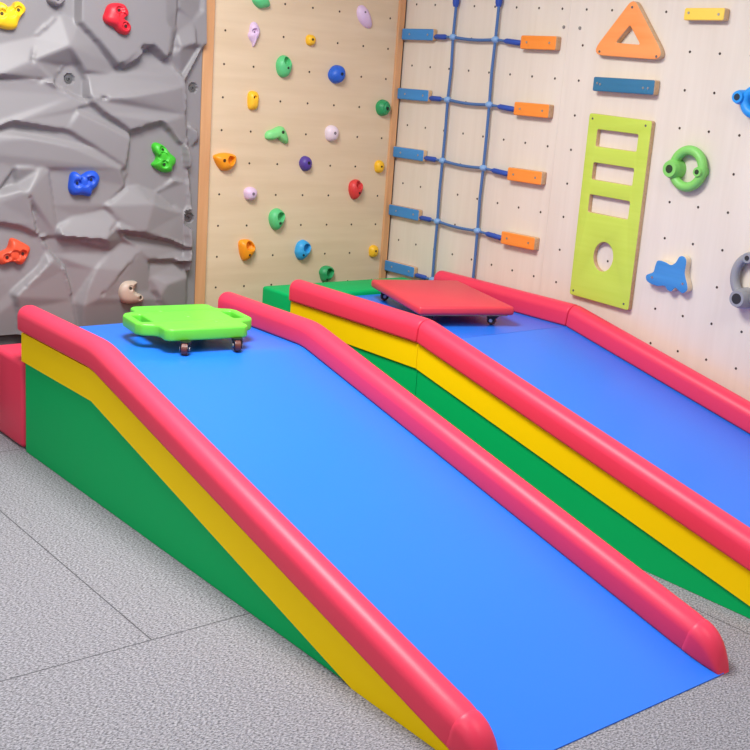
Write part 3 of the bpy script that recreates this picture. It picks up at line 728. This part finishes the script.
# --- first slide: platform and ramp in one
XL, XR_, YB, YM, YF, HZ, HG = 1.679, 2.648, 4.125, 3.519, 1.534, .474, .360
s1 = empty('foam_slide', (2.17, 2.84, 0))
k = HZ/(YM-YF)
bpy.context.view_layer.update()
bm = bmesh.new(); prism_x(bm, [(YB-.02, 0), (YB-.02, HG), (3.51, HG), (3.51-HG/k, 0)], XL+.007, XR_-.007, .003)
put(obj('green_base', bm, M['green']), s1)
P1 = path_pts(YB, YM, YF, HZ, .035)
bm = bmesh.new()
prism_x(bm, [(YB, HG+.001)]+[(YB, HZ-.001)]+[(p.x, p.y-.001) for p in P1[1:-1]]+[(YF+.045, .008), (YF+.045, .0005), (3.52-HG/k, .0005), (3.52, HG+.001)], XL, XR_, 0)
put(obj('yellow_side_layer', bm, M['yellow']), s1)
bm = bmesh.new()
top = [(p.x, p.y) for p in P1]
poly = top+[(YF, -.0+.0004)]+[(p.x, p.y-.0009) for p in P1[::-1][1:]]
n = len(P1)
va = [[bm.verts.new((x, p.x, p.y+dz)) for p in P1] for x in (XL+.03, XR_-.05) for dz in (.0035, -.0005)]
for i in range(n-1):
    bm.faces.new((va[0][i], va[0][i+1], va[2][i+1], va[2][i])); bm.faces.new((va[1][i], va[3][i], va[3][i+1], va[1][i+1]))
    bm.faces.new((va[0][i], va[1][i], va[1][i+1], va[0][i+1])); bm.faces.new((va[2][i], va[2][i+1], va[3][i+1], va[3][i]))
bm.faces.new((va[0][0], va[2][0], va[3][0], va[1][0])); bm.faces.new((va[0][-1], va[1][-1], va[3][-1], va[2][-1]))
put(obj('blue_sliding_surface', bm, M['blue'], smooth=True), s1)
for xc in (XL-.009+W/2, XR_-.004-W/2+.001):
    rail(s1, xc, W, HR, path_pts(YB+.02, YM, YF, HZ+.0035, .045, 8), .115)
tag(s1, 'foam slide nearest the camera with blue surface, red rails and green base', 'slide')

# --- second slide: platform block and ramp are two pieces
X2L, X2R, Y2B, Y2M, Y2F, H2, G2 = 2.960, 3.905, 4.176, 3.292, 1.05, .502, .399
k2 = H2/(Y2M-Y2F); ang = math.atan(k2); nb = Vector((-math.sin(ang/2)*-1, math.cos(ang/2)))
nb = Vector((-math.sin(ang/2), math.cos(ang/2)))       # bisecting plane at the joint: leans towards the low end
def slab(root, poly, x0, x1, m, name, bev=0):
    bm = bmesh.new(); prism_x(bm, poly, x0, x1, bev); return put(obj(name, bm, m), root)
g = .0015
pl = empty('foam_platform_block', (3.45, 3.73, 0)); rp = empty('foam_ramp', (3.45, 2.23, 0)); bpy.context.view_layer.update()
slab(pl, [(Y2B, 0), (Y2B, G2), (Y2M+g, G2), (Y2M+g, 0)], X2L+.007, X2R-.007, M['green'], 'green_base', .002)
slab(pl, [(Y2B, G2+.001), (Y2B, H2), (Y2M+g, H2), (Y2M+g, G2+.001)], X2L, X2R, M['yellow'], 'yellow_side_layer', .002)
slab(pl, [(Y2B, H2-.001), (Y2B, H2+.0035), (Y2M+g, H2+.0035), (Y2M+g, H2-.001)], X2L+.03, X2R-.03, M['blue'], 'blue_top')
slab(rp, [(Y2M-g, 0), (Y2M-g, G2), (Y2M-G2/k2, 0)], X2L+.007, X2R-.007, M['green'], 'green_base', .002)
slab(rp, [(Y2M-g, G2+.001), (Y2M-g, H2), (Y2F+.01, .002), (Y2F+.01, .0005), (Y2M-G2/k2, .0005)], X2L, X2R, M['yellow'], 'yellow_side_layer')
slab(rp, [(Y2M-g, H2-.001), (Y2M-g, H2+.0035), (Y2F, .0035), (Y2F, .0005)], X2L+.03, X2R-.03, M['blue'], 'blue_sliding_surface')
for xc in (X2L-.014+W/2, 3.820+W/2):
    rail(pl, xc, W, HR, [Vector((Y2B, H2+.0035)), Vector((Y2M+g, H2+.0035))], 0, None, nb)
    rail(rp, xc, W, HR, [Vector((Y2M-g, H2+.0035)), Vector((Y2F, .0035))], .115, nb)
tag(pl, 'low foam platform carrying the red scooter board, behind the ramp along the wall', 'foam platform')
tag(rp, 'blue foam ramp with red rails running down along the drilled wall', 'ramp')

bm = bmesh.new(); box(bm, 2.97, 3.84, 4.182, 4.43, 0, .527, .014, 4)
tag(obj('green_foam_block', bm, M['green'], smooth=True), 'green foam step behind the platform below the plywood panel', 'foam block')
bm = bmesh.new(); box(bm, 1.684, 2.60, 4.135, 4.45, 0, .352, .022, 4)
tag(obj('red_foam_block', bm, M['red'], smooth=True), 'red foam step behind the high end of the nearest slide', 'foam block')

# ------------------------------------------------------------------ scooter boards
def caster(parent, x, y, ztop, r, yaw):
    """black swivel bracket > wheel, hub; parent-local coordinates, wheel touches z=0"""
    bm = bmesh.new()
    cyl(bm, (x, y, ztop), (x, y, ztop-.008), .021, seg=20)
    cyl(bm, (x, y, ztop-.008), (x, y, ztop-.016), .014, seg=16)
    ox, oy = -math.sin(yaw)*.012, math.cos(yaw)*.012
    c = Vector((x+ox, y+oy, r)); ax = Vector((math.cos(yaw), math.sin(yaw), 0)); fwd = Vector((-math.sin(yaw), math.cos(yaw), 0))
    for s in (-1, 1):
        p = c+ax*s*.0145
        vs = []
        for (f, z) in ((-.024, ztop-.006), (.020, ztop-.006), (.013, r-.009), (-.011, r-.009)):
            for d in (-.0015, .0015): vs.append(bm.verts.new(Vector((x, y, 0))+ax*(s*.0145+d)+fwd*f+Vector((ox, oy, z)) if False else p+ax*d+fwd*f+Vector((0, 0, z-r))))
        q = vs
        for f in ((0, 2, 4, 6), (7, 5, 3, 1), (0, 1, 3, 2), (2, 3, 5, 4), (4, 5, 7, 6), (6, 7, 1, 0)): bm.faces.new([q[i] for i in f])
    br = obj('caster', bm, M['black'], parent)
    bm = bmesh.new()
    cyl(bm, c-ax*.011, c+ax*.011, r, seg=28)
    bmesh.ops.bevel(bm, geom=[e for e in bm.edges], offset=.003, segments=2, affect='EDGES')
    w = obj('wheel', bm, M['tyre'], br, smooth=True)
    bm = bmesh.new(); cyl(bm, c-ax*.0185, c+ax*.0185, .0075, seg=16); obj('axle', bm, M['steel'], br)
    return br

gs = empty('scooter_board', (2.20, 3.778, HZ+.0035), -.147)
hw, hh, HWX = .166, .212, .236
right = [(hw-.02, -hh), (hw, -hh+.02), (hw, -.135), (hw+.012, -.118), (HWX-.015, -.10), (HWX, -.07), (HWX, .07), (HWX-.015, .10), (hw+.012, .118), (hw, .135), (hw, hh-.02), (hw-.02, hh)]
outline = rounded(right+[(-x, y) for x, y in right[::-1]], .03, 5)
slotR = rounded([(hw-.002, -.07), (HWX-.030, -.062), (HWX-.030, .062), (hw-.002, .07)], .011, 4)
slotL = [(-x, y) for x, y in slotR]
plate('deck', [outline, slotR, slotL], .046, .008, lambda u, v, w: Vector((u, v, .0475+w)), M['scooter_green'], gs, res=3)
for u, v in ((.0, .0), (.07, -.11), (-.07, .11)):
    bm = bmesh.new(); cyl(bm, (u, v, .092), (u, v, .0945), .014, .012, 20); obj('moulded_boss', bm, M['scooter_green'], gs)
for wx, wy, yw in ((-.095, -.222, 2.6), (.112, -.215, 2.9), (-.14, .10, 1.2), (.12, .15, .4)):
    caster(gs, wx, wy, .050, .0235, yw)
tag(gs, 'lime green plastic scooter board with handles on the nearest slide', 'scooter board')

rs = empty('scooter_board', (3.466, 3.736, H2+.0035), -.347)
bm = bmesh.new(); box(bm, -.222, .222, -.317, .317, .052, .0905, .012, 3)
for v in bm.verts:           # slight puffiness of the padded top
    if v.co.z > .08: v.co.z += .004*max(0, 1-(v.co.x/.22)**2)*max(0, 1-(v.co.y/.31)**2)
obj('padded_deck', bm, M['red_pad'], rs, smooth=True)
bm = bmesh.new(); box(bm, -.20, .20, -.295, .295, .046, .053); obj('plywood_underside', bm, M['raw'], rs)
for sx, sy, yw in ((-1, -1, .2), (1, -1, .9), (-1, 1, 1.3), (1, 1, .4)):
    caster(rs, sx*.155, sy*.262, .047, .02, yw)
tag(rs, 'red padded scooter board on black casters on the platform', 'scooter board')

# ------------------------------------------------------------------ light
def area(name, loc, sx, sy, energy, col=(1, .97, .93), rot=(0, 0, 0)):
    l = bpy.data.lights.new(name, 'AREA'); l.shape = 'RECTANGLE'; l.size = sx; l.size_y = sy; l.energy = energy; l.color = col
    o = bpy.data.objects.new(name, l); C.objects.link(o); o.location = loc; o.rotation_euler = rot
    return o
area('ceiling_and_fill_light', (1.68, 3.05, 2.72), 1.0, 1.0, 102, (1, .985, .96))
area('ceiling_and_fill_light', (2.6, .6, 2.72), .6, 1.2, 22, (1, .985, .96))
area('ceiling_and_fill_light', (-.3, 1.7, 2.72), .6, 1.2, 27, (.95, .98, 1))  # unseen cool fill, added to brighten the left faces of the slides
w = bpy.data.worlds.new('World'); bpy.context.scene.world = w; w.use_nodes = True
w.node_tree.nodes['Background'].inputs['Color'].default_value = (1, 1, 1, 1); w.node_tree.nodes['Background'].inputs['Strength'].default_value = .6

# ------------------------------------------------------------------ camera
cam = bpy.data.cameras.new('Camera'); co = bpy.data.objects.new('Camera', cam); C.objects.link(co)
r = Vector((.777145, -.625240, .071553)); u = Vector((.102550, .237996, .965837)); f = Vector((.620910, .743258, -.249076))
m3 = Matrix((r, u, -f)).transposed()
co.matrix_world = Matrix.Translation((0, 0, 1.5)) @ m3.to_4x4()
cam.sensor_width = 36; cam.lens = 1145.3*36/750; cam.clip_start = .05
sc = bpy.context.scene; sc.camera = co
sc.view_settings.view_transform = 'Standard'; sc.view_settings.look = 'None'; sc.view_settings.gamma = 1; sc.view_settings.exposure = .1
try: sc.view_settings.use_curve_mapping = False
except Exception: pass
